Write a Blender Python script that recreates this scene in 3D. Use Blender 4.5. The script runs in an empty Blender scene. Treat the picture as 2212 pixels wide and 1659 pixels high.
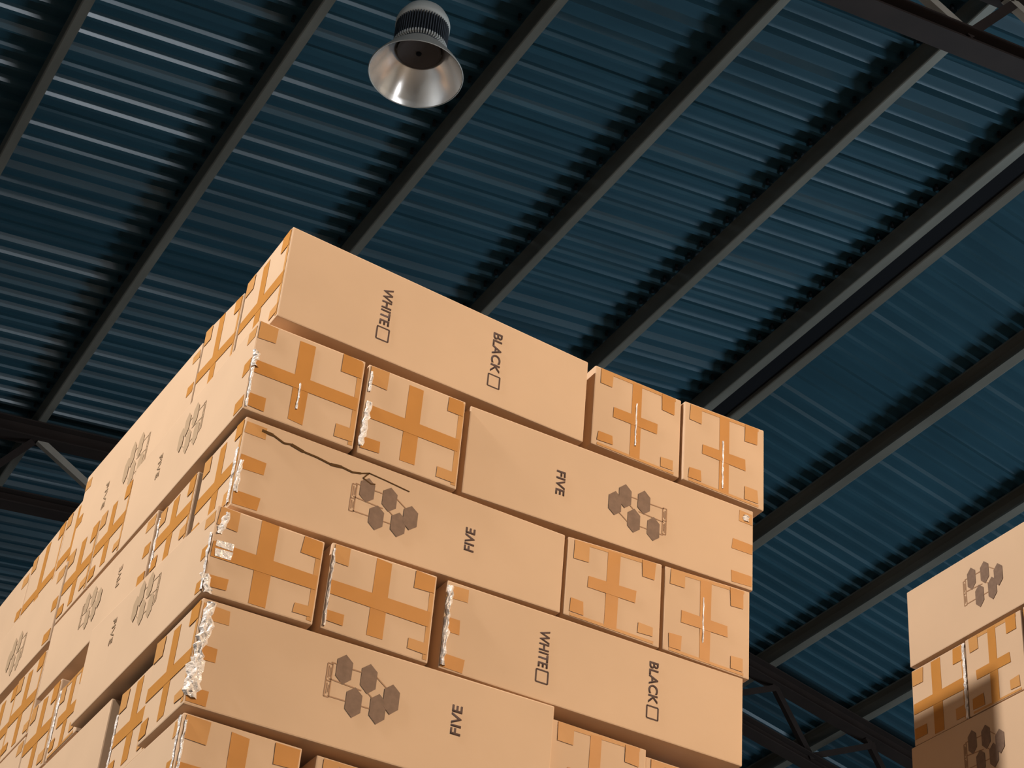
import bpy, bmesh, math, random
from mathutils import Vector, Matrix, Euler
random.seed(7)
sc = bpy.context.scene
C = sc.collection

# ------------------------------------------------------------------ camera
EYE = 1.55
K = 0.40                                   # carton unit -> metres
K2 = 0.65                                  # roof unit -> metres
MC = ((0.861181101, -0.502486282, 0.076646250), (0.348140098, 0.473220622, -0.809234648), (0.370358723, 0.723581218, 0.582464279))
cam_d = bpy.data.cameras.new('camera')
cam = bpy.data.objects.new('camera', cam_d)
C.objects.link(cam)
cam_d.sensor_fit = 'HORIZONTAL'
cam_d.sensor_width = 36.0
cam_d.lens = 4206.2 * 36.0 / 2212.0
cam_d.clip_start = 0.05
cam_d.clip_end = 200
R3 = Matrix(((MC[0][0], -MC[1][0], -MC[2][0]),
             (MC[0][1], -MC[1][1], -MC[2][1]),
             (MC[0][2], -MC[1][2], -MC[2][2])))
cam.matrix_world = Matrix.Translation((0, 0, EYE)) @ R3.to_4x4()
sc.camera = cam

# ------------------------------------------------------------------ view, world, lights
vs = sc.view_settings
vs.view_transform = 'Standard'
vs.look = 'None'
vs.gamma = 1.0
vs.use_curve_mapping = False
vs.exposure = 0.0
w = bpy.data.worlds.new('world')
sc.world = w
w.use_nodes = True
w.node_tree.nodes['Background'].inputs[0].default_value = (0.55, 0.75, 1.0, 1)
w.node_tree.nodes['Background'].inputs[1].default_value = 0.03

def light(name, kind, loc, energy, color, target=None, **kw):
    d = bpy.data.lights.new(name, kind)
    d.energy = energy
    d.color = color
    for k, v in kw.items():
        setattr(d, k, v)
    o = bpy.data.objects.new(name, d)
    C.objects.link(o)
    o.location = loc
    if target is not None:
        o.rotation_euler = (Vector(target) - Vector(loc)).to_track_quat('-Z', 'Y').to_euler()
    return o

# lit high-bay lamps of the same hall, outside the frame; they throw their light downwards
light('high_bay_lamp_left', 'SPOT', (-4.2, 3.68, 8.85), 3400, (1.0, 0.95, 0.89), (-3.8, 3.7, 0),
      spot_size=math.radians(168), spot_blend=0.1, shadow_soft_size=0.22)
light('high_bay_lamp_front', 'SPOT', (8.8, -5.4, 9.3), 6300, (1.0, 0.755, 0.51), (8.8, -5.0, 0),
      spot_size=math.radians(168), spot_blend=0.1, shadow_soft_size=0.22)
# added area lights, no openings built: two fill the roof, one the reflector
light('roof_fill_right', 'AREA', (15.9, 8.0, 2.6), 1150, (0.66, 0.84, 1.0), (5, 9, 10.5),
      shape='RECTANGLE', size=6, size_y=4)
light('roof_fill_back', 'AREA', (6.0, -12.5, 7.6), 2300, (0.86, 0.92, 1.0), (5.1, -6.3, 26.5),
      shape='RECTANGLE', size=4, size_y=1.0)  # added behind the camera, tilted up to light the roof, not the cartons
light('reflector_fill_back', 'AREA', (9.0, -13.2, 2.0), 140, (0.92, 0.95, 1.0), (3.5, 6, 8.5),
      shape='RECTANGLE', size=2.6, size_y=2.4)  # added to put a highlight in the hanging lamp's reflector

# ------------------------------------------------------------------ materials
def mat(name, color, rough=0.6, metal=0.0, spec=0.5, noise=None, bump=None, coat=0.0):
    m = bpy.data.materials.new(name)
    m.use_nodes = True
    nt = m.node_tree
    b = nt.nodes['Principled BSDF']
    b.inputs['Base Color'].default_value = (*color, 1)
    b.inputs['Roughness'].default_value = rough
    b.inputs['Metallic'].default_value = metal
    b.inputs['Specular IOR Level'].default_value = spec
    b.inputs['Coat Weight'].default_value = coat
    tc = nt.nodes.new('ShaderNodeTexCoord')
    if noise:
        scale, amt, stretch = noise
        mp = nt.nodes.new('ShaderNodeMapping')
        mp.inputs['Scale'].default_value = stretch
        n = nt.nodes.new('ShaderNodeTexNoise')
        n.inputs['Scale'].default_value = scale
        n.inputs['Detail'].default_value = 5
        r = nt.nodes.new('ShaderNodeValToRGB')
        r.color_ramp.elements[0].position = 0.3
        r.color_ramp.elements[1].position = 0.7
        r.color_ramp.elements[0].color = (*[c * (1 - amt) for c in color], 1)
        r.color_ramp.elements[1].color = (*[min(1, c * (1 + amt)) for c in color], 1)
        nt.links.new(tc.outputs['Object'], mp.inputs[0])
        nt.links.new(mp.outputs[0], n.inputs[0])
        nt.links.new(n.outputs[0], r.inputs[0])
        nt.links.new(r.outputs[0], b.inputs['Base Color'])
    if bump:
        scale, st = bump
        n = nt.nodes.new('ShaderNodeTexNoise')
        n.inputs['Scale'].default_value = scale
        n.inputs['Detail'].default_value = 3
        bp = nt.nodes.new('ShaderNodeBump')
        bp.inputs['Strength'].default_value = st
        bp.inputs['Distance'].default_value = 0.01
        nt.links.new(tc.outputs['Object'], n.inputs[0])
        nt.links.new(n.outputs[0], bp.inputs['Height'])
        nt.links.new(bp.outputs[0], b.inputs['Normal'])
    return m

M_card = mat('cardboard', (0.60, 0.408, 0.262), 0.75, spec=0.25, noise=(2.5, 0.05, (1, 1, 1)), bump=(6, 0.06))
M_tape = mat('packing_tape', (0.49, 0.215, 0.052), 0.40, spec=0.08, noise=(9, 0.05, (1, 1, 1)), bump=(14, 0.10))
M_tape2 = mat('packing_tape_pale', (0.52, 0.26, 0.09), 0.42, spec=0.08, noise=(9, 0.05, (1, 1, 1)), bump=(14, 0.10))
M_film = mat('crinkled_film_glint', (0.74, 0.66, 0.60), 0.12, spec=0.8, noise=(40, 0.15, (1, 1, 1)), bump=(60, 0.9))  # glints of the clear film put into the whitish colour
M_ink = mat('grey_ink', (0.20, 0.125, 0.085), 0.7, spec=0.2, noise=(60, 0.12, (1, 1, 1)))
M_ink2 = mat('thin_brown_ink', (0.36, 0.205, 0.115), 0.7, spec=0.2)
M_inkf = mat('glare_paled_ink', (0.42, 0.29, 0.18), 0.7, spec=0.2)  # paler copy of the ink, left-face glare put into its colour
M_text = mat('black_ink', (0.085, 0.05, 0.04), 0.7, spec=0.2)
M_tear = mat('torn_crease_shade', (0.10, 0.05, 0.018), 0.9, spec=0.1)  # shade of the flap crease put into the dark colour
M_sheet = mat('blue_roof_sheet', (0.020, 0.060, 0.082), 0.30, spec=0.5, noise=(3, 0.12, (0.4, 1, 1)))
M_purlin = mat('galvanised_purlin', (0.205, 0.19, 0.155), 0.38, metal=0.45, noise=(5, 0.2, (1, 0.2, 1)))
M_truss = mat('primer_painted_steel', (0.022, 0.014, 0.011), 0.7, spec=0.2, noise=(4, 0.15, (1, 1, 1)))
M_brace = mat('lit_steel_angle', (0.27, 0.235, 0.19), 0.5, noise=(4, 0.15, (1, 1, 1)))  # lit copy of the web steel, brightness put into its colour
M_black = mat('black_parts_and_shade', (0.006, 0.006, 0.007), 0.8, spec=0.1)  # also stands in for the shade in the ridge gap
M_screw = mat('dark_screw', (0.02, 0.022, 0.025), 0.5, metal=0.6)
M_floor = mat('concrete', (0.11, 0.105, 0.10), 0.55, noise=(0.7, 0.1, (1, 1, 1)))
M_wall = mat('grey_wall', (0.18, 0.20, 0.22), 0.8, noise=(0.8, 0.06, (1, 1, 1)))
M_refl = mat('spun_aluminium', (0.95, 0.92, 0.89), 0.20, metal=0.9, bump=(12, 0.05))
M_reflo = mat('reflector_outside', (0.42, 0.40, 0.36), 0.55, metal=0.3)
M_sink = mat('grey_heat_sink', (0.075, 0.085, 0.10), 0.5, metal=0.4)
M_ring = mat('bright_fin_tips', (0.75, 0.74, 0.70), 0.4, metal=0.4)
M_cap = mat('pale_lamp_cap', (0.42, 0.42, 0.39), 0.6)
M_led = mat('unlit_lens', (0.07, 0.055, 0.05), 0.35)

# ------------------------------------------------------------------ helpers
def link(name, bm, m, parent=None, smooth=False):
    me = bpy.data.meshes.new(name)
    bm.normal_update()
    bm.to_mesh(me)
    bm.free()
    if m is not None:
        me.materials.append(m)
    if smooth:
        for p in me.polygons:
            p.use_smooth = True
    o = bpy.data.objects.new(name, me)
    C.objects.link(o)
    if parent is not None:
        o.parent = parent
    return o

def tag(o, label=None, cat=None, group=None, kind=None):
    if label: o['label'] = label
    if cat: o['category'] = cat
    if group: o['group'] = group
    if kind: o['kind'] = kind
    return o

def empty(name, loc):
    o = bpy.data.objects.new(name, None)
    C.objects.link(o)
    o.location = loc
    return o

def hexa(bm, c):
    """c: eight corners, index x + 2*y + 4*z"""
    v = [bm.verts.new(p) for p in c]
    for f in ((0, 2, 3, 1), (4, 5, 7, 6), (0, 1, 5, 4), (2, 6, 7, 3), (0, 4, 6, 2), (1, 3, 7, 5)):
        bm.faces.new([v[i] for i in f])
    return v

def box(bm, x0, x1, y0, y1, z0, z1):
    hexa(bm, [(x, y, z) for z in (z0, z1) for y in (y0, y1) for x in (x0, x1)])

def sweep(bm, prof, a, b, ex, ey):
    """closed 2D profile swept from a to b; ex, ey are the profile axes"""
    a, b, ex, ey = Vector(a), Vector(b), Vector(ex), Vector(ey)
    v0 = [bm.verts.new(a + ex * p[0] + ey * p[1]) for p in prof]
    v1 = [bm.verts.new(b + ex * p[0] + ey * p[1]) for p in prof]
    n = len(prof)
    for i in range(n):
        bm.faces.new((v0[i], v0[(i + 1) % n], v1[(i + 1) % n], v1[i]))
    bm.faces.new(v0[::-1])
    bm.faces.new(v1)
    bmesh.ops.recalc_face_normals(bm, faces=bm.faces)

def lathe(bm, prof, n=64):
    rings = []
    for r, z in prof:
        rings.append([bm.verts.new((r * math.cos(2 * math.pi * i / n), r * math.sin(2 * math.pi * i / n), z)) for i in range(n)])
    for a, b in zip(rings, rings[1:]):
        for i in range(n):
            bm.faces.new((a[i], a[(i + 1) % n], b[(i + 1) % n], b[i]))

# ------------------------------------------------------------------ cartons
class Face:
    """flat face of a carton; u, v in carton units from its lower left corner"""
    def __init__(s, bl, br, tl, tr, n):
        s.bl, s.br, s.tl, s.tr, s.n = [Vector(q) for q in (bl, br, tl, tr, n)]
        s.w = (s.br - s.bl).length / K
        s.h = (s.tl - s.bl).length / K
    def P(s, u, v, off=0.0):
        a = u / s.w
        b = v / s.h
        return (s.bl * (1 - a) + s.br * a) * (1 - b) + (s.tl * (1 - a) + s.tr * a) * b + s.n * off

def slab(bm, face, pts, off, th=0.0005):
    lo = [bm.verts.new(face.P(u, v, off)) for u, v in pts]
    hi = [bm.verts.new(face.P(u, v, off + th)) for u, v in pts]
    n = len(pts)
    bm.faces.new(hi)
    bm.faces.new(lo[::-1])
    for i in range(n):
        bm.faces.new((lo[i], lo[(i + 1) % n], hi[(i + 1) % n], hi[i]))

def rect(bm, face, u0, u1, v0, v1, off=0.0006, j=0.0, th=0.0005):
    r = lambda: random.uniform(-j, j)
    slab(bm, face, [(u0 + r(), v0 + r()), (u1 + r(), v0 + r()), (u1 + r(), v1 + r()), (u0 + r(), v1 + r())], off, th)

def stroke(bm, face, p, q, wd, off=0.0007, th=0.0003):
    dx, dy = q[0] - p[0], q[1] - p[1]
    l = math.hypot(dx, dy)
    nx, ny = -dy / l * wd / 2, dx / l * wd / 2
    slab(bm, face, [(p[0] - nx, p[1] - ny), (q[0] - nx, q[1] - ny), (q[0] + nx, q[1] + ny), (p[0] + nx, p[1] + ny)], off, th)

def put(name, bm, m, parent):
    """mesh written in world space, parented to a carton without moving"""
    bmesh.ops.recalc_face_normals(bm, faces=bm.faces)
    bmesh.ops.translate(bm, verts=bm.verts, vec=-parent.location)
    return link(name, bm, m, parent)

def text_mesh(body, size):
    cu = bpy.data.curves.new('word', 'FONT')
    cu.body = body
    cu.size = size
    cu.offset = size * 0.018
    o = bpy.data.objects.new('word', cu)
    C.objects.link(o)
    dg = bpy.context.evaluated_depsgraph_get()
    me = bpy.data.meshes.new_from_object(o.evaluated_get(dg))
    bpy.data.objects.remove(o)
    bpy.data.curves.remove(cu)
    return me
WORDS = {}
def word(face, parent, body, cu, v0, v1, height, down, name, mt=None):
    """word standing on end; cu = centre across, v0..v1 its run, down: it reads downwards"""
    if body not in WORDS:
        WORDS[body] = text_mesh(body, 1.0)
    me = WORDS[body]
    xs = [v.co.x for v in me.vertices]
    ys = [v.co.y for v in me.vertices]
    x0, x1, y0, y1 = min(xs), max(xs), min(ys), max(ys)
    bm = bmesh.new()
    bm.from_mesh(me)
    for v in bm.verts:
        a = (v.co.x - x0) / (x1 - x0)
        b = (v.co.y - y0) / (y1 - y0) - 0.5
        if down:
            u = cu + b * height
            t = v1 - a * (v1 - v0)
        else:
            u = cu - b * height
            t = v0 + a * (v1 - v0)
        v.co = face.P(u, t, 0.001)
    g = bmesh.ops.extrude_face_region(bm, geom=list(bm.faces))
    bmesh.ops.translate(bm, verts=[e for e in g['geom'] if isinstance(e, bmesh.types.BMVert)], vec=face.n * 0.0003)
    return put(name, bm, mt or M_text, parent)

def logo(face, parent, flip=False, faint=False, du=0.0, dv=0.0):
    W, H = face.w, face.h
    k = W / 2.42
    def T(u, v):
        u, v = u * k + du, v * H / 0.70 + dv
        return (W - u, H - v) if flip else (u, v)
    hexes = [(0.951, 0.512), (1.118, 0.500), (1.039, 0.318), (1.200, 0.322), (1.282, 0.410)]
    bm = bmesh.new()
    for i, (cx, cy) in enumerate(hexes):
        pts = [(0, .101), (.052, .058), (.052, -.055), (0, -.101), (-.052, -.055), (-.052, .058)]
        slab(bm, face, [T(cx + a, cy + b) for a, b in pts], 0.0010 + 0.0002 * i, 0.0003)
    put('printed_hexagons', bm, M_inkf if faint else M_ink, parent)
    bm = bmesh.new()
    L = [((.865, .535), (.905, .535)), ((.862, .425), (1.08, .410)), ((.868, .312), (.99, .312)), ((1.0, .53), (1.07, .53)),
         ((1.165, .53), (1.25, .47)), ((1.09, .31), (1.15, .31)), ((1.12, .41), (1.16, .38)), ((.843, .525), (.875, .525)),
         ((.843, .305), (.875, .305)), ((.843, .525), (.843, .305)), ((.875, .525), (.875, .305)), ((.843, .41), (.875, .41))]
    for p, q in L:
        stroke(bm, face, T(*p), T(*q), 0.008)
    for a, b in ((.325, .395), (.43, .51)):
        stroke(bm, face, T(.855, a), T(.855, b), 0.006)
        stroke(bm, face, T(.865, a + .01), T(.865, b - .01), 0.004)
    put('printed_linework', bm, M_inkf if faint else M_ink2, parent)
    a, b = T(1.735, .306), T(1.735, .504)
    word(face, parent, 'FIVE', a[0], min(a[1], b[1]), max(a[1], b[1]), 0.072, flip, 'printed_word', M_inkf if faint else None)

def white_black(face, parent, flip=False):
    W, H = face.w, face.h
    k = W / 2.36
    def T(u, v):
        u, v = u * k, v * H / 0.63
        return (W - u, H - v) if flip else (u, v)
    for body, cu in (('WHITE', .755), ('BLACK', 1.62)):
        a, b = T(cu, .232), T(cu, .500 if body == 'WHITE' else .532)
        word(face, parent, body, a[0], min(a[1], b[1]), max(a[1], b[1]), 0.075, not flip, 'printed_word')
        bm = bmesh.new()
        c = [T(cu - .045, .125), T(cu + .045, .125), T(cu + .045, .212), T(cu - .045, .212)]
        for i in range(4):
            stroke(bm, face, c[i], c[(i + 1) % 4], 0.010)
        put('printed_checkbox', bm, M_text, parent)

def tape_end(face, parent, kind='full', seams=True):
    """tape on the square end of a carton"""
    W, H = face.w, face.h
    q = random.uniform
    mt = M_tape
    cx = W * q(.46, .50)
    cy = H * q(.44, .50)
    hw = 0.055
    bm = bmesh.new()
    if kind == 'full':
        rect(bm, face, cx - hw, cx + hw, H * q(.02, .10), H * q(.93, .99), 0.0006, .006)
        rect(bm, face, .012, W - .02, cy - .05, cy + .05, 0.0012, .006)
    elif kind == 'plus':
        rect(bm, face, cx - hw * .85, cx + hw * .85, H * .03, H * .97, 0.0006, .006)
        rect(bm, face, cx - .20, cx + .19, cy - .045, cy + .045, 0.0012, .006)
    elif kind == 'seam':
        rect(bm, face, cx - hw * .8, cx + hw * .8, H * .03, H * .97, 0.0006, .004)
        rect(bm, face, cx - .20, cx + .19, cy - .045, cy + .045, 0.0012, .006)
    put('tape_cross', bm, mt, parent)
    # corner tabs
    for (a, b) in ((0, 0), (1, 0), (0, 1), (1, 1)):
        bm = bmesh.new()
        u0 = .018 if a == 0 else W - q(.13, .17)
        u1 = q(.13, .17) if a == 0 else W - .018
        if kind != 'full':
            u0 = .05 if a == 0 else W - q(.16, .18)
            u1 = q(.14, .18) if a == 0 else W - .06
        v0 = q(.03, .06) if b == 0 else H - q(.13, .16)
        v1 = q(.12, .15) if b == 0 else H - .012
        rect(bm, face, u0, u1, v0, v1, 0.0016, .006)
        put('corner_tape', bm, M_tape2 if (a + b) % 2 else mt, parent)
    if kind == 'full':
        bm = bmesh.new()
        rect(bm, face, W - .045, W - .010, .02, H - .02, 0.0004, .003)
        put('edge_tape', bm, M_tape2, parent)
    else:
        for v0, v1 in ((H - .035, H - .008), (.008, .028)):
            bm = bmesh.new()
            rect(bm, face, .05, W - .05, v0, v1, 0.0004, .003)
            put('edge_tape', bm, M_tape2, parent)

def tape_tabs(face, parent, side):
    """tape folded round from the end of the carton on to its long side"""
    W, H = face.w, face.h
    for t in (.10, .50, .88):
        bm = bmesh.new()
        l = random.uniform(.12, .19)
        u0, u1 = (.008, l) if side == 'l' else (W - l, W - .008)
        c = t * H
        rect(bm, face, u0, u1, c - .048, c + .048, 0.0006, .007)
        put('tape_tab', bm, M_tape2 if t > .8 else M_tape, parent)

def crinkle(face, parent, u, v0, v1, wd, out=0.004, seed=0, lean=0.0, n=None):
    rnd = random.Random(seed)
    n = n or max(8, int((v1 - v0) / .03))
    m = 4
    bm = bmesh.new()
    rows = []
    for i in range(n + 1):
        v = v0 + (v1 - v0) * i / n
        ww = wd * rnd.uniform(.55, 1.1)
        cu = u + lean * (i / n - .5) + rnd.uniform(-.15, .15) * wd
        rows.append([bm.verts.new(face.P(cu + ww * (j / m - .5), v + rnd.uniform(-.3, .3) * .02,
                    .0018 + (out * rnd.uniform(.2, 1) if 0 < j < m else 0))) for j in range(m + 1)])
    for a, b in zip(rows, rows[1:]):
        for j in range(m):
            bm.faces.new((a[j], a[j + 1], b[j + 1], b[j]))
    return put('crinkled_tape_glint', bm, M_film, parent)

def carton(spec, label, group, name='carton', bevel=True):
    """spec: x0 x1 y0 y1, zb, zt; zb/zt = z or (z at x0, z at x1) or (z at y0, z at y1, 'y')"""
    x0, x1, y0, y1, zb, zt = spec
    def Z(z, i, j):
        if not isinstance(z, tuple): return z
        return z[j] if len(z) == 3 else z[i]
    cs = []
    for k, z in ((0, zb), (1, zt)):
        for j in (0, 1):
            for i in (0, 1):
                cs.append(Vector(((x0, x1)[i] * K, (y0, y1)[j] * K, Z(z, i, j) * K + EYE)))
    org = (cs[0] + cs[1] + cs[2] + cs[3]) / 4
    bm = bmesh.new()
    hexa(bm, [c - org for c in cs])
    if bevel:
        bmesh.ops.bevel(bm, geom=list(bm.edges), offset=0.004, segments=2, affect='EDGES', profile=0.6)
    bmesh.ops.recalc_face_normals(bm, faces=bm.faces)
    o = link(name, bm, M_card)
    o.location = org
    bpy.context.view_layer.update()
    tag(o, label, 'carton', group)
    front = Face(cs[0], cs[1], cs[4], cs[5], (0, -1, 0))
    left = Face(cs[2], cs[0], cs[6], cs[4], (-1, 0, 0))
    return o, front, left

FRONT = 'cartons of the big stack'
SECOND = 'cartons of the stack behind'
RIGHT = 'cartons of the stack on the right'
T = {}
OFF = {'c1': (-.045, -.045), 'b3': (-.075, -.045), 'r1': (-.09, -.04), 'r5': (-.16, -.02), 'b1': (.03, -.12), 'd1': (.1, -.2)}
def add(key, spec, label, group=FRONT, front=None, left=None):
    o, f, l = carton(spec, label, group)
    T[key] = (o, f, l)
    for face, what in ((f, front), (l, left)):
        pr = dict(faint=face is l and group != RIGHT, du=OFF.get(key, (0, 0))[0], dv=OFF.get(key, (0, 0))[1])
        for w_ in (what or '').split():
            if w_ in ('full', 'plus', 'seam'): tape_end(face, o, w_)
            elif w_ == 'five': logo(face, o, **pr)
            elif w_ == 'evif': logo(face, o, True, **pr)
            elif w_ == 'wb': white_black(face, o)
            elif w_ == 'bw': white_black(face, o, True)
            elif w_ == 'tl': tape_tabs(face, o, 'l')
            elif w_ == 'tr': tape_tabs(face, o, 'r')
    return o

# topmost layer
add('a1', (3.31, 5.73, 10.0, 10.78, (7.84, 7.80), (8.62, 8.51)), 'long carton printed WHITE and BLACK, topmost at the big stack corner', front='wb', left='full')
add('a2', (3.305, 5.60, 10.80, 11.55, 7.80, (8.55, 8.66, 'y')), 'topmost carton seen end-on just behind the corner carton, tape cross on its pale end', left='full')
add('a3', (3.30, 4.03, 11.57, 14.14, 7.78, (8.57, 8.71, 'y')), 'topmost long carton on the left side of the big stack, faint print on it', left='evif tl tr')
add('a4', (5.805, 6.567, 10.02, 12.25, 7.835, 8.53), 'square carton end in the top layer, right beside the topmost WHITE and BLACK carton', front='seam')
add('a5', (6.588, 7.317, 10.0, 12.25, 7.825, (8.525, 8.554)), 'square carton end at the top right corner of the big stack', front='seam')
# second layer
add('b1', (3.19, 3.985, 9.98, 12.23, 7.02, 7.735), 'taped carton end at the left corner, second layer from the top', front='full', left='evif tr')
add('b2', (4.013, 4.765, 9.98, 12.23, 7.01, 7.73), 'taped carton end in the second layer, between the corner carton and a printed long one', front='full')
add('b3', (4.815, 7.22, 10.0, 10.7, (7.02, 7.108), (7.735, 7.785)), 'long carton in the second layer, hexagons printed at its right and FIVE at its left', front='evif tr')
add('b4', (3.20, 5.60, 12.26, 12.95, 7.05, 7.685), 'taped carton end on the left side, second layer, just beyond the long printed one', left='full')
add('b5', (3.20, 5.60, 12.97, 13.66, 7.05, 7.685), 'taped carton end, second layer, last before the dark joint to the stack behind', left='full')
# third layer
add('c1', (3.235, 5.64, 10.0, 10.69, (6.31, 6.38), (6.985, 6.99)), 'long carton with a torn upper edge and hexagon print, third layer', front='five tl', left='full')
add('c2', (5.664, 6.437, 10.0, 12.25, 6.382, (6.99, 7.045)), 'carton end with a bold tape plus, third layer, beside the torn long carton', front='plus')
add('c3', (6.463, 7.193, 10.0, 12.25, 6.385, (7.045, 7.09)), 'carton end at the right edge of the big stack, third layer', front='plus')
add('c4', (3.22, 5.60, 10.745, 11.42, 6.42, 6.95), 'taped carton end on the left side, third layer, behind the dark upright joint', left='full')
add('c5', (3.20, 3.93, 11.44, 13.66, 6.40, (6.99, 7.03, 'y')), 'long carton on the left side in the third layer, faint hexagon print', left='five tr')
# fourth layer
add('d1', (3.15, 3.885, 9.96, 12.29, (5.645, 5.668), (6.262, 6.39, 'y')), 'taped carton end at the left corner in the fourth layer, white glare on its tape', front='full', left='evif tr')
add('d2', (3.945, 4.70, 9.98, 12.29, 5.68, (6.295, 6.315)), 'taped carton end between the two black gaps of the fourth layer', front='full')
add('d3', (4.785, 7.14, 10.0, 10.7, (5.69, 5.712), (6.33, 6.378)), 'long carton printed WHITE and BLACK in the fourth layer, under the two tape pluses', front='wb tl')
add('d4', (3.20, 5.60, 12.32, 12.96, 5.63, 6.20), 'carton end on the left side, fourth layer, nearer side of a dark upright joint', left='seam')
add('d5', (3.20, 5.60, 13.01, 13.67, 5.63, 6.32), 'carton end on the left side, fourth layer, farther side of a dark upright joint', left='full')
# fifth layer
add('e1', (3.175, 5.64, 9.98, 10.72, (4.92, 4.96), (5.622, 5.682)), 'long carton with hexagons and FIVE, fifth layer, white crumpled tape at its corner', front='five tl', left='full')
add('e2', (5.655, 6.392, 10.04, 12.25, 4.96, 5.625), 'carton end at the bottom edge, directly under the word BLACK of the lower printed carton', front='seam')
add('e3', (6.412, 7.13, 10.08, 12.25, 4.96, 5.60), 'lowest visible carton end at the right edge of the big stack', front='plus')
add('e4', (3.23, 5.60, 10.74, 11.455, 4.92, 5.575), 'carton end on the left side, fifth layer, set back under the wide dark gap', left='full')
add('e5', (3.20, 3.93, 11.57, 13.68, 4.92, (5.59, 5.61, 'y')), 'long blank-looking carton at the lower left, left of the brown upright joint', left='evif')
# sixth layer
add('f1', (3.195, 3.955, 9.99, 12.3, 4.23, 4.875), 'lowest carton end at the corner of the big stack, cut by the bottom edge', front='full', left='evif tr')
add('f2', (4.055, 4.80, 10.0, 12.3, 4.23, 4.87), 'carton end at the bottom edge of the picture, second from the corner', front='plus')
add('f3', (4.84, 7.20, 10.0, 10.7, 4.23, 4.90), 'long carton just under the fifth layer, cut off by the bottom edge of the picture', front='evif')
add('f4', (3.20, 5.60, 12.33, 12.98, 4.23, 4.86), 'carton end low on the left side, below the blank-looking long carton', left='full')
# stack behind
add('g1', (3.40, 5.80, 14.17, 14.93, 7.74, 8.73), 'topmost carton end of the stack behind, half hidden by the big stack', SECOND, left='full')
add('g2', (3.40, 5.80, 14.95, 15.86, 7.74, 8.73), 'topmost carton end of the stack behind, second of its row', SECOND, left='full')
add('g3', (3.40, 4.13, 15.90, 18.3, 7.74, 8.70), 'topmost long carton of the stack behind, at the left edge of the picture', SECOND, left='evif tr')
add('h1', (3.20, 3.93, 13.73, 15.97, (6.93, 6.97, 'y'), 7.66), 'long carton of the stack behind with faint hexagons, second layer', SECOND, left='evif tr')
add('h2', (3.20, 5.60, 16.0, 16.7, 6.95, 7.64), 'carton end far left in the second layer of the stack behind', SECOND, left='full')
add('i1', (3.21, 5.60, 13.72, 14.41, 6.15, 6.86), 'taped carton end of the stack behind, third layer, nearest the big stack', SECOND, left='full')
add('i2', (3.22, 5.60, 14.43, 15.13, 6.15, 6.87), 'taped carton end of the stack behind, third layer, cut by the left edge', SECOND, left='full')
add('i3', (3.20, 3.93, 15.15, 17.4, 6.15, 6.86), 'long carton of the stack behind, third layer, beyond the left edge', SECOND, left='evif')
add('j1', (3.20, 3.93, 13.71, 15.96, 5.45, 6.115), 'long carton of the stack behind in the lower left corner, fourth layer', SECOND, left='evif tr')
add('k1', (3.20, 5.60, 13.72, 14.42, 4.75, 5.43), 'carton end of the stack behind, fifth layer, nearest the big stack', SECOND, left='full')
# stack on the right
add('r1', (9.60, 10.35, 8.83, 11.09, 7.72, 8.43), 'topmost long carton of the right-hand stack with hexagon print, brightly lit', RIGHT, left='five')
add('r2', (9.62, 12.0, 10.45, 11.10, 7.02, 7.695), 'shaded carton end at the left edge of the right-hand stack, second layer', RIGHT, left='full')
add('r3', (9.61, 12.0, 9.79, 10.43, 7.02, 7.695), 'half-shaded taped carton end of the right-hand stack, second layer', RIGHT, left='plus')
add('r4', (9.60, 10.35, 7.50, 9.75, 7.02, 7.695), 'long carton of the right-hand stack, second layer, cut by the right edge', RIGHT, left='tl')
add('r5', (9.60, 10.35, 8.90, 11.12, 6.30, 7.005), 'long dark shaded carton with hexagon print at the bottom of the right-hand stack', RIGHT, left='five')
add('r6', (9.60, 10.35, 6.60, 8.80, 7.72, 8.43), 'long carton next along the top of the right-hand stack, beyond the right edge', RIGHT)
add('r7', (9.60, 10.35, 6.60, 8.87, 6.30, 7.005), 'long carton in the third layer of the right-hand stack, beyond the right edge', RIGHT)

# crumpled clear tape along some edges, its glints put into the whitish colour
def film(key, f, *a, **k):
    o, fr, le = T[key]
    crinkle(fr if f == 'f' else le, o, *a, **k)
film('b1', 'f', .020, .02, .34, .022, seed=1)
film('b1', 'f', .022, .34, .46, .050, seed=2, out=.008)
film('b2', 'f', .030, .06, .42, .045, seed=3, lean=.02)
film('b2', 'f', .028, .50, .66, .030, seed=4)
film('c1', 'f', .018, .10, .34, .030, seed=5)
film('c1', 'l', .640, .03, .45, .050, seed=6)
film('d1', 'f', .060, .42, .58, .050, seed=7, lean=.03, out=.006)
film('d1', 'l', 2.315, .02, .50, .040, seed=8)
film('d1', 'f', .025, .0, .12, .070, seed=9, lean=-.03)
film('d2', 'f', .020, .02, .57, .022, seed=10)
film('d3', 'f', .025, .02, .60, .050, seed=11, out=.008)
film('e1', 'f', .035, .08, .68, .085, seed=12, out=.010, lean=.05)
film('e1', 'f', .030, .05, .30, .110, seed=13, out=.008)
film('f1', 'f', .022, .05, .60, .022, seed=14)
film('f1', 'l', 2.28, .05, .63, .030, seed=15)
film('c4', 'l', .02, .08, .48, .03, seed=16)
film('e4', 'l', .02, .05, .50, .02, seed=17)
film('d4', 'l', .03, .10, .55, .03, seed=18)
film('r2', 'l', .635, .0, .66, .035, seed=19)
film('a4', 'f', .37, .12, .50, .014, seed=20)
film('a5', 'f', .35, .05, .46, .014, seed=21)
film('b1', 'f', .36, .14, .34, .016, seed=22)
film('b3', 'f', 2.34, .60, .65, .06, seed=23)
film('c3', 'f', .33, .15, .50, .010, seed=24)
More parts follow.
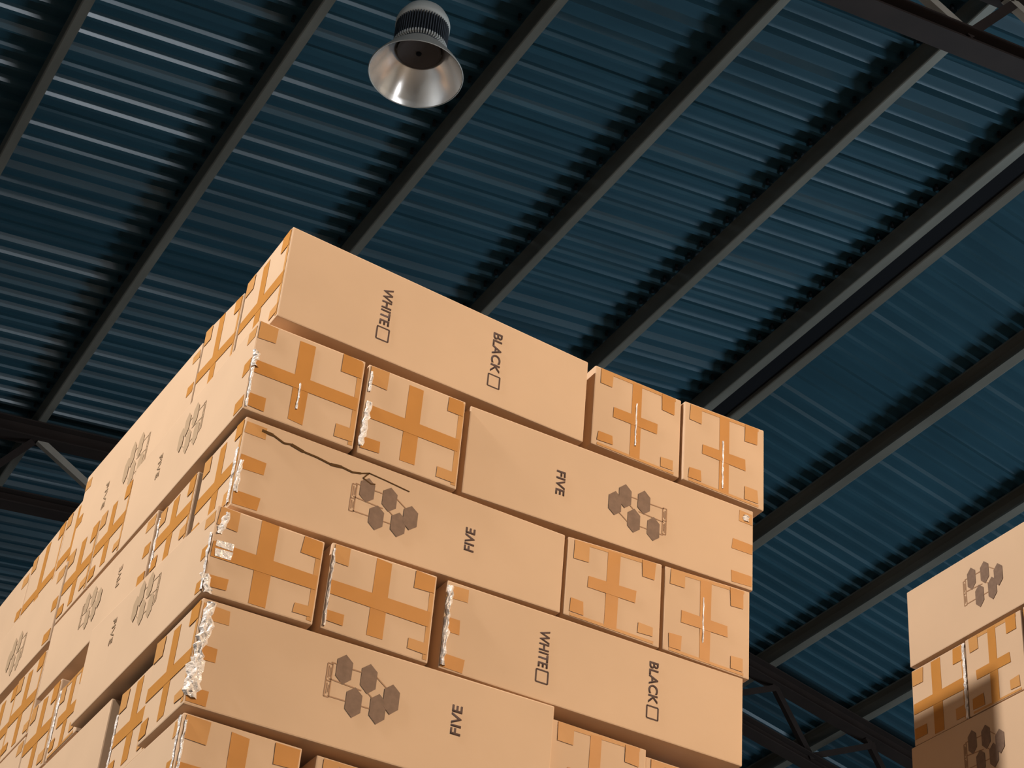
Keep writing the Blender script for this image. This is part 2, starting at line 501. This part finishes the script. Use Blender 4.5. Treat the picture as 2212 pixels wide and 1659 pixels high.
# whitish squares drawn for the tape glare on the fourth-layer corner carton
bm = bmesh.new()
o, fr, le = T['d1']
rect(bm, fr, .035, .145, .262, .318, .0022, .006)
rect(bm, fr, .035, .150, .325, .375, .0022, .006)
put('tape_glare_patch', bm, M_film, o)

# crease of the torn upper flap, its shade drawn as dark strokes
o, fr, le = T['c1']
pts = [(.12, .610), (.20, .605), (.28, .575), (.33, .585), (.42, .565), (.52, .560), (.62, .545), (.70, .555), (.78, .545), (.84, .560),
       (.90, .585), (.88, .560), (.86, .530), (.92, .505), (.95, .515)]
bm = bmesh.new()
for i, (p, q) in enumerate(zip(pts[:10], pts[1:10])):
    stroke(bm, fr, p, q, .013 if i % 3 else .021, .0008, .0012)
for p, q in zip(pts[9:], pts[10:]):
    stroke(bm, fr, p, q, .009, .0008, .0012)
for p, q in (((.90, .585), (1.02, .575)), ((1.02, .575), (1.20, .555))):
    stroke(bm, fr, p, q, .007, .0008, .001)
put('torn_flap_crease', bm, M_tear, o)

# cartons below the picture that carry the visible ones
def lower(specs, z_top, label, group):
    n = round((z_top + EYE / K) / 0.70)
    h = (z_top + EYE / K) / n
    for s in range(n):
        z1 = z_top - s * h - .01
        z0 = z_top - (s + 1) * h
        for x0, x1, y0, y1 in specs[s % 2]:
            carton((x0, x1, y0, y1, z0, z1), label, group, bevel=False)
pin1 = [(3.2, 5.6, 10.0, 10.7), (5.64, 6.38, 10.0, 12.25), (6.42, 7.15, 10.0, 12.25), (3.2, 5.6, 10.74, 11.44), (3.2, 3.95, 11.5, 13.68), (4.0, 4.75, 11.5, 13.68)]
pin2 = [(3.2, 3.95, 10.0, 12.3), (4.0, 4.75, 10.0, 12.3), (4.8, 7.2, 10.0, 10.7), (4.8, 7.2, 10.75, 11.5), (3.2, 5.6, 12.33, 12.98), (3.2, 5.6, 13.0, 13.68)]
lower((pin1, pin2), 4.22, 'plain brown carton in the lower layers of the big stack, below the picture', 'cartons under the big stack')
q1 = [(3.2, 5.6, 13.72, 14.42), (3.2, 5.6, 14.45, 15.14), (3.2, 3.93, 15.17, 17.4), (4.0, 4.75, 15.17, 17.4)]
q2 = [(3.2, 3.93, 13.72, 15.96), (4.0, 4.75, 13.72, 15.96), (3.2, 5.6, 16.0, 16.7), (3.2, 5.6, 16.72, 17.42)]
lower((q2, q1), 4.74, 'plain brown carton in the lower layers of the stack behind, below the picture', 'cartons under the stack behind')
s1 = [(9.6, 12.0, 10.45, 11.1), (9.6, 12.0, 9.79, 10.43), (9.6, 10.35, 7.5, 9.75), (10.4, 11.15, 7.5, 9.75)]
s2 = [(9.6, 10.35, 8.9, 11.12), (10.4, 11.15, 8.9, 11.12), (9.6, 12.0, 8.15, 8.87), (9.6, 12.0, 7.42, 8.13)]
lower((s1, s2), 6.29, 'plain brown carton in the lower layers of the right-hand stack, below the picture', 'cartons under the right stack')

# ------------------------------------------------------------------ roof
YAW = -0.012026
SA, SB = math.tan(0.129642), math.tan(0.205880)
U0, ZR = 12.70, 16.0
def RW(u, v, z):
    """roof units (across, along, up) to world"""
    c, s = math.cos(YAW), math.sin(YAW)
    return Vector(((u * c - v * s) * K2, (u * s + v * c) * K2, z * K2 + EYE))
def ZP(u):
    return ZR + (u - U0) * SA if u < U0 else ZR - (u - U0) * SB
PH = 0.31                                   # purlin depth
V0, V1 = -20.5, 43.4
UL, UR = -14.0, 25.2

def sheet(ua, ub, name, hz=.075, kr=1.0):
    pitch, phase = 0.2855, 15.17
    prof = []
    n0 = int((V0 - phase) / pitch)
    n1 = int((V1 - phase) / pitch)
    for i in range(n0, n1):
        v = phase + i * pitch
        jr = random.Random(i * 7 + 3)
        run, dz = (jr.uniform(.028, .046) if i % 4 < 2 else jr.choice((jr.uniform(.008, .020), .036, .060))), jr.uniform(-.003, .003)
        prof += [(v, hz), (v + run * kr, 0.0 + dz), (v + .085, 0.0 + dz), (v + .110, hz)]
    bm = bmesh.new()
    ra = [bm.verts.new(RW(ua, v, ZP(ua) + PH + h)) for v, h in prof]
    rb = [bm.verts.new(RW(ub, v, ZP(ub) + PH + h)) for v, h in prof]
    for i in range(len(prof) - 1):
        bm.faces.new((ra[i], ra[i + 1], rb[i + 1], rb[i]))
    o = link(name, bm, M_sheet)
    tag(o, kind='structure')
    md = o.modifiers.new('thickness', 'SOLIDIFY')
    md.thickness = 0.002
    return o
sheet(UL, 12.60, 'ceiling')
sheet(12.82, UR, 'ceiling', .045, .5)
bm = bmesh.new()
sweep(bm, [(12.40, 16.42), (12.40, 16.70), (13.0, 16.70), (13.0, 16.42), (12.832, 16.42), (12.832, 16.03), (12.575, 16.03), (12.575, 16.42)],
      (0, 0, 0), (0, 0, 1), (1, 0, 0), (0, 1, 0))  # ridge cap plus a black filler standing in for the gap's shade
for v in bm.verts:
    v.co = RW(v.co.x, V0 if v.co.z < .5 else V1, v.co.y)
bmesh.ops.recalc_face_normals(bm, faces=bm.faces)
tag(link('ridge_cap_shade_1', bm, M_black), kind='structure')

def purlin(u0, wd, side, label, screws=None):
    """C section; side +1: upright web at u0 and flange towards larger u; -1 mirrored"""
    t, lip, h = .008, .03, PH
    c = [(0, .022), (.006, .007), (.020, 0), (wd, 0), (wd, lip), (wd - t, lip), (wd - t, t), (t, t), (t, h - t), (wd - t, h - t), (wd - t, h - lip), (wd, h - lip), (wd, h), (0, h)]
    bm = bmesh.new()
    a = [bm.verts.new(RW(u0 + side * x, V0 + .2, ZP(u0 + side * x) + z)) for x, z in c]
    b = [bm.verts.new(RW(u0 + side * x, V1 - .2, ZP(u0 + side * x) + z)) for x, z in c]
    org = RW(u0, 10, ZP(u0))
    n = len(c)
    for i in range(n):
        bm.faces.new((a[i], a[(i + 1) % n], b[(i + 1) % n], b[i]))
    bm.faces.new(a[::-1])
    bm.faces.new(b)
    bmesh.ops.recalc_face_normals(bm, faces=bm.faces)
    bmesh.ops.translate(bm, verts=bm.verts, vec=-org)
    o = link('roof_purlin', bm, M_purlin)
    o.location = org
    tag(o, label, 'roof purlin', 'purlins under the roof sheets')
    if screws:
        proto = None
        va, vb = screws
        us = u0 - side * .06
        i = math.ceil((va - 15.17) / .2855)
        while 15.17 + i * .2855 < vb:
            p = RW(us, 15.17 + i * .2855 - .04, ZP(us) + PH + .03) - org
            if proto is None:
                bm = bmesh.new()
                bmesh.ops.create_cone(bm, cap_ends=True, segments=8, radius1=.014, radius2=.014, depth=.05)
                proto = link('screw', bm, M_screw, o)
                q = proto
            else:
                q = proto.copy()
                C.objects.link(q)
                q.parent = o
            q.location = p
            i += 1
    return o
purlin(-0.03, .12, 1, 'purlin at the far left, left of every other one, outside the corner')
purlin(2.07, .12, 1, 'dark steel purlin crossing the upper left corner of the roof')
purlin(4.26, .12, 1, 'steel purlin with dust spots, to the left of the hanging lamp', (12.5, 24))
purlin(6.40, .12, 1, 'dark steel purlin running just right of the hanging lamp to the carton corner', (12, 19))
purlin(8.47, .12, 1, 'steel purlin running down behind the middle of the topmost carton', (10.6, 19))
purlin(10.49, .125, 1, 'pale-edged steel purlin that meets the brown truss in the upper right', (10.6, 19))
purlin(12.41, .150, 1, 'pale ridge purlin on the upper left side of the black ridge gap', (11.6, 19))
purlin(12.84, .125, 1, 'pale ridge purlin on the lower right side of the black ridge gap')
purlin(14.86, .140, -1, 'olive grey purlin on the right slope, the first one past the ridge')
purlin(16.86, .140, -1, 'olive grey purlin on the right slope, the second one past the ridge')
purlin(18.74, .140, -1, 'dim purlin at the lower right, crossing the far truss')
purlin(20.62, .140, -1, 'dim purlin lowest on the right slope, at the bottom edge')

def ibeam(bm, p, q, wv, hz, t=.02):
    """I section from p to q, both (u, v, z) of its underside"""
    prof = [(-wv / 2, 0), (wv / 2, 0), (wv / 2, t), (t / 2, t), (t / 2, hz - t), (wv / 2, hz - t), (wv / 2, hz), (-wv / 2, hz), (-wv / 2, hz - t), (-t / 2, hz - t), (-t / 2, t), (-wv / 2, t)]
    a = [bm.verts.new(RW(p[0], p[1] + x, p[2] + z)) for x, z in prof]
    b = [bm.verts.new(RW(q[0], q[1] + x, q[2] + z)) for x, z in prof]
    n = len(prof)
    for i in range(n):
        bm.faces.new((a[i], a[(i + 1) % n], b[(i + 1) % n], b[i]))
    bm.faces.new(a[::-1])
    bm.faces.new(b)
    bmesh.ops.recalc_face_normals(bm, faces=bm.faces)

def strut(bm, p, q, wd):
    """angle section between two points"""
    P, Q = RW(*p), RW(*q)
    d = (Q - P).normalized()
    s = Vector((0, 1, 0))
    n = d.cross(s).normalized()
    w_, t = wd * K2, .008
    sweep(bm, [(-w_ / 2, -t), (w_ / 2, -t), (w_ / 2, 0), (-w_ / 2 + t, 0), (-w_ / 2 + t, w_), (-w_ / 2, w_)], P, Q, s, n)

UPL = [-0.03, 2.07, 4.26, 6.40, 8.47, 10.49, 12.45]
UPR = [12.95, 14.85, 16.85, 18.73, 20.61]
def truss(v, label, depth=1.35):
    root = empty('roof_truss', RW(U0, v, 0) - Vector((0, 0, EYE)))
    root.location.z = RW(U0, v, ZP(U0)).z
    tag(root, label, 'roof truss', 'steel trusses under the purlins')
    bpy.context.view_layer.update()
    TH = .26
    for name, a, b, off, hz in (('top_chord', UL + .3, U0, TH, TH), ('top_chord', U0 + .001, UR - .3, TH, TH),
                                ('bottom_chord', UL + .3, U0, depth, .20), ('bottom_chord', U0 + .001, UR - .3, depth, .20)):
        bm = bmesh.new()
        ibeam(bm, (a, v, ZR + (a - U0) * SA - off - .005 if b <= U0 else ZP(a) - off - .005), (b, v, ZP(b) - off - .005), .26, hz)
        put(name, bm, M_truss, root)
    for us, sgn in ((UPL, -1), (UPR, 1)):
        for i, u in enumerate(us):
            m = u + sgn * .70
            for e, mt in ((u, M_truss), (u + sgn * 2.05, M_brace if sgn < 0 else M_truss)):
                bm = bmesh.new()
                strut(bm, (e + (0 if e == u else 0), v, ZP(e) - TH - .01), (m, v, ZP(m) - depth + .19), .09)
                put('web_member', bm, mt, root)
    return root
truss(10.32, 'brown steel roof truss crossing the upper right corner', 1.24)
truss(23.4, 'far dark roof truss seen at the lower left and lower right behind the cartons', 1.35)

# ------------------------------------------------------------------ the hanging lamp
def ray(px, py):
    d = Vector((px - 1106.0, py - 829.5, 4206.2)).normalized()
    return Vector((MC[0][0] * d.x + MC[1][0] * d.y + MC[2][0] * d.z,
                   MC[0][1] * d.x + MC[1][1] * d.y + MC[2][1] * d.z,
                   MC[0][2] * d.x + MC[1][2] * d.y + MC[2][2] * d.z))
LP = Vector((0, 0, EYE)) + ray(898, 161) * 10.5
lamp = empty('high_bay_lamp', LP)
tag(lamp, 'unlit silver high bay lamp with a flared reflector hanging from the roof', 'lamp')
bm = bmesh.new()
prof = [(.252, 0), (.249, .006), (.236, .030), (.216, .062), (.192, .098), (.164, .135), (.136, .165), (.120, .185)]
lathe(bm, prof)
o = link('reflector', bm, M_refl, lamp, True)
bm = bmesh.new()
lathe(bm, [(x + .004, z) for x, z in prof])
link('reflector_shell', bm, M_reflo, lamp, True)
bm = bmesh.new()
lathe(bm, [(.252, -.002), (.256, .001), (.252, .004), (.248, .001), (.252, -.002)])
link('reflector_rim', bm, M_reflo, lamp, True)
bm = bmesh.new()
lathe(bm, [(.001, .158), (.02, .156), (.100, .158), (.117, .156), (.119, .180), (.001, .181)])
link('lens', bm, M_led, lamp, True)
bm = bmesh.new()
lathe(bm, [(.001, .148), (.014, .150), (.016, .158)], 24)
link('lens_screw', bm, M_black, lamp, True)
bm = bmesh.new()
lathe(bm, [(.128, .180), (.128, .345)])
for i in range(60):
    a = 2 * math.pi * i / 60
    d = Vector((math.cos(a), math.sin(a), 0))
    s = Vector((-math.sin(a), math.cos(a), 0)) * .0022
    pts = [d * .127 - s, d * .146 - s, d * .146 + s, d * .127 + s]
    lo = [bm.verts.new(p + Vector((0, 0, .198))) for p in pts]
    hi = [bm.verts.new(p + Vector((0, 0, .345))) for p in pts]
    for j in range(4):
        bm.faces.new((lo[j], lo[(j + 1) % 4], hi[(j + 1) % 4], hi[j]))
    bm.faces.new(lo[::-1])
    bm.faces.new(hi)
link('heat_sink', bm, M_sink, lamp)
bm = bmesh.new()
for i in range(60):
    a = 2 * math.pi * i / 60
    d = Vector((math.cos(a), math.sin(a), 0))
    s = Vector((-math.sin(a), math.cos(a), 0)) * .0035
    pts = [d * .130 - s, d * .149 - s, d * .149 + s, d * .130 + s]
    lo = [bm.verts.new(p + Vector((0, 0, .184))) for p in pts]
    hi = [bm.verts.new(p + Vector((0, 0, .203))) for p in pts]
    for j in range(4):
        bm.faces.new((lo[j], lo[(j + 1) % 4], hi[(j + 1) % 4], hi[j]))
    bm.faces.new(lo[::-1])
    bm.faces.new(hi)
link('fin_ring', bm, M_ring, lamp)
bm = bmesh.new()
lathe(bm, [(.001, .345), (.149, .345), (.149, .375), (.142, .400), (.122, .440), (.10, .455), (.03, .460), (.03, .48), (.001, .48)])
link('driver_housing', bm, M_cap, lamp, True)
bm = bmesh.new()
top = 0
u_l = (LP.x * math.cos(YAW) + LP.y * math.sin(YAW)) / K2
zc = ZP(u_l) * K2 + EYE + PH * K2 - LP.z
lathe(bm, [(.008, .47), (.008, zc)], 12)
link('suspension_rod', bm, M_sink, lamp, True)

# ------------------------------------------------------------------ floor and walls of the hall
def slab_obj(name, x0, x1, y0, y1, z0, z1, m):
    bm = bmesh.new()
    box(bm, x0, x1, y0, y1, z0, z1)
    bmesh.ops.recalc_face_normals(bm, faces=bm.faces)
    return tag(link(name, bm, m), kind='structure')
slab_obj('floor', -10, 17.5, -14, 30, -.2, 0, M_floor)
slab_obj('wall_left', -9.2, -9.0, -13.6, 28.2, 0, 9.1, M_wall)
slab_obj('wall_right', 16.5, 16.7, -13.6, 28.2, 0, 10.1, M_wall)
slab_obj('wall_back', -9.2, 16.7, 28.2, 28.4, 0, 13, M_wall)
slab_obj('wall_front', -9.2, 16.7, -13.8, -13.6, 0, 13, M_wall)
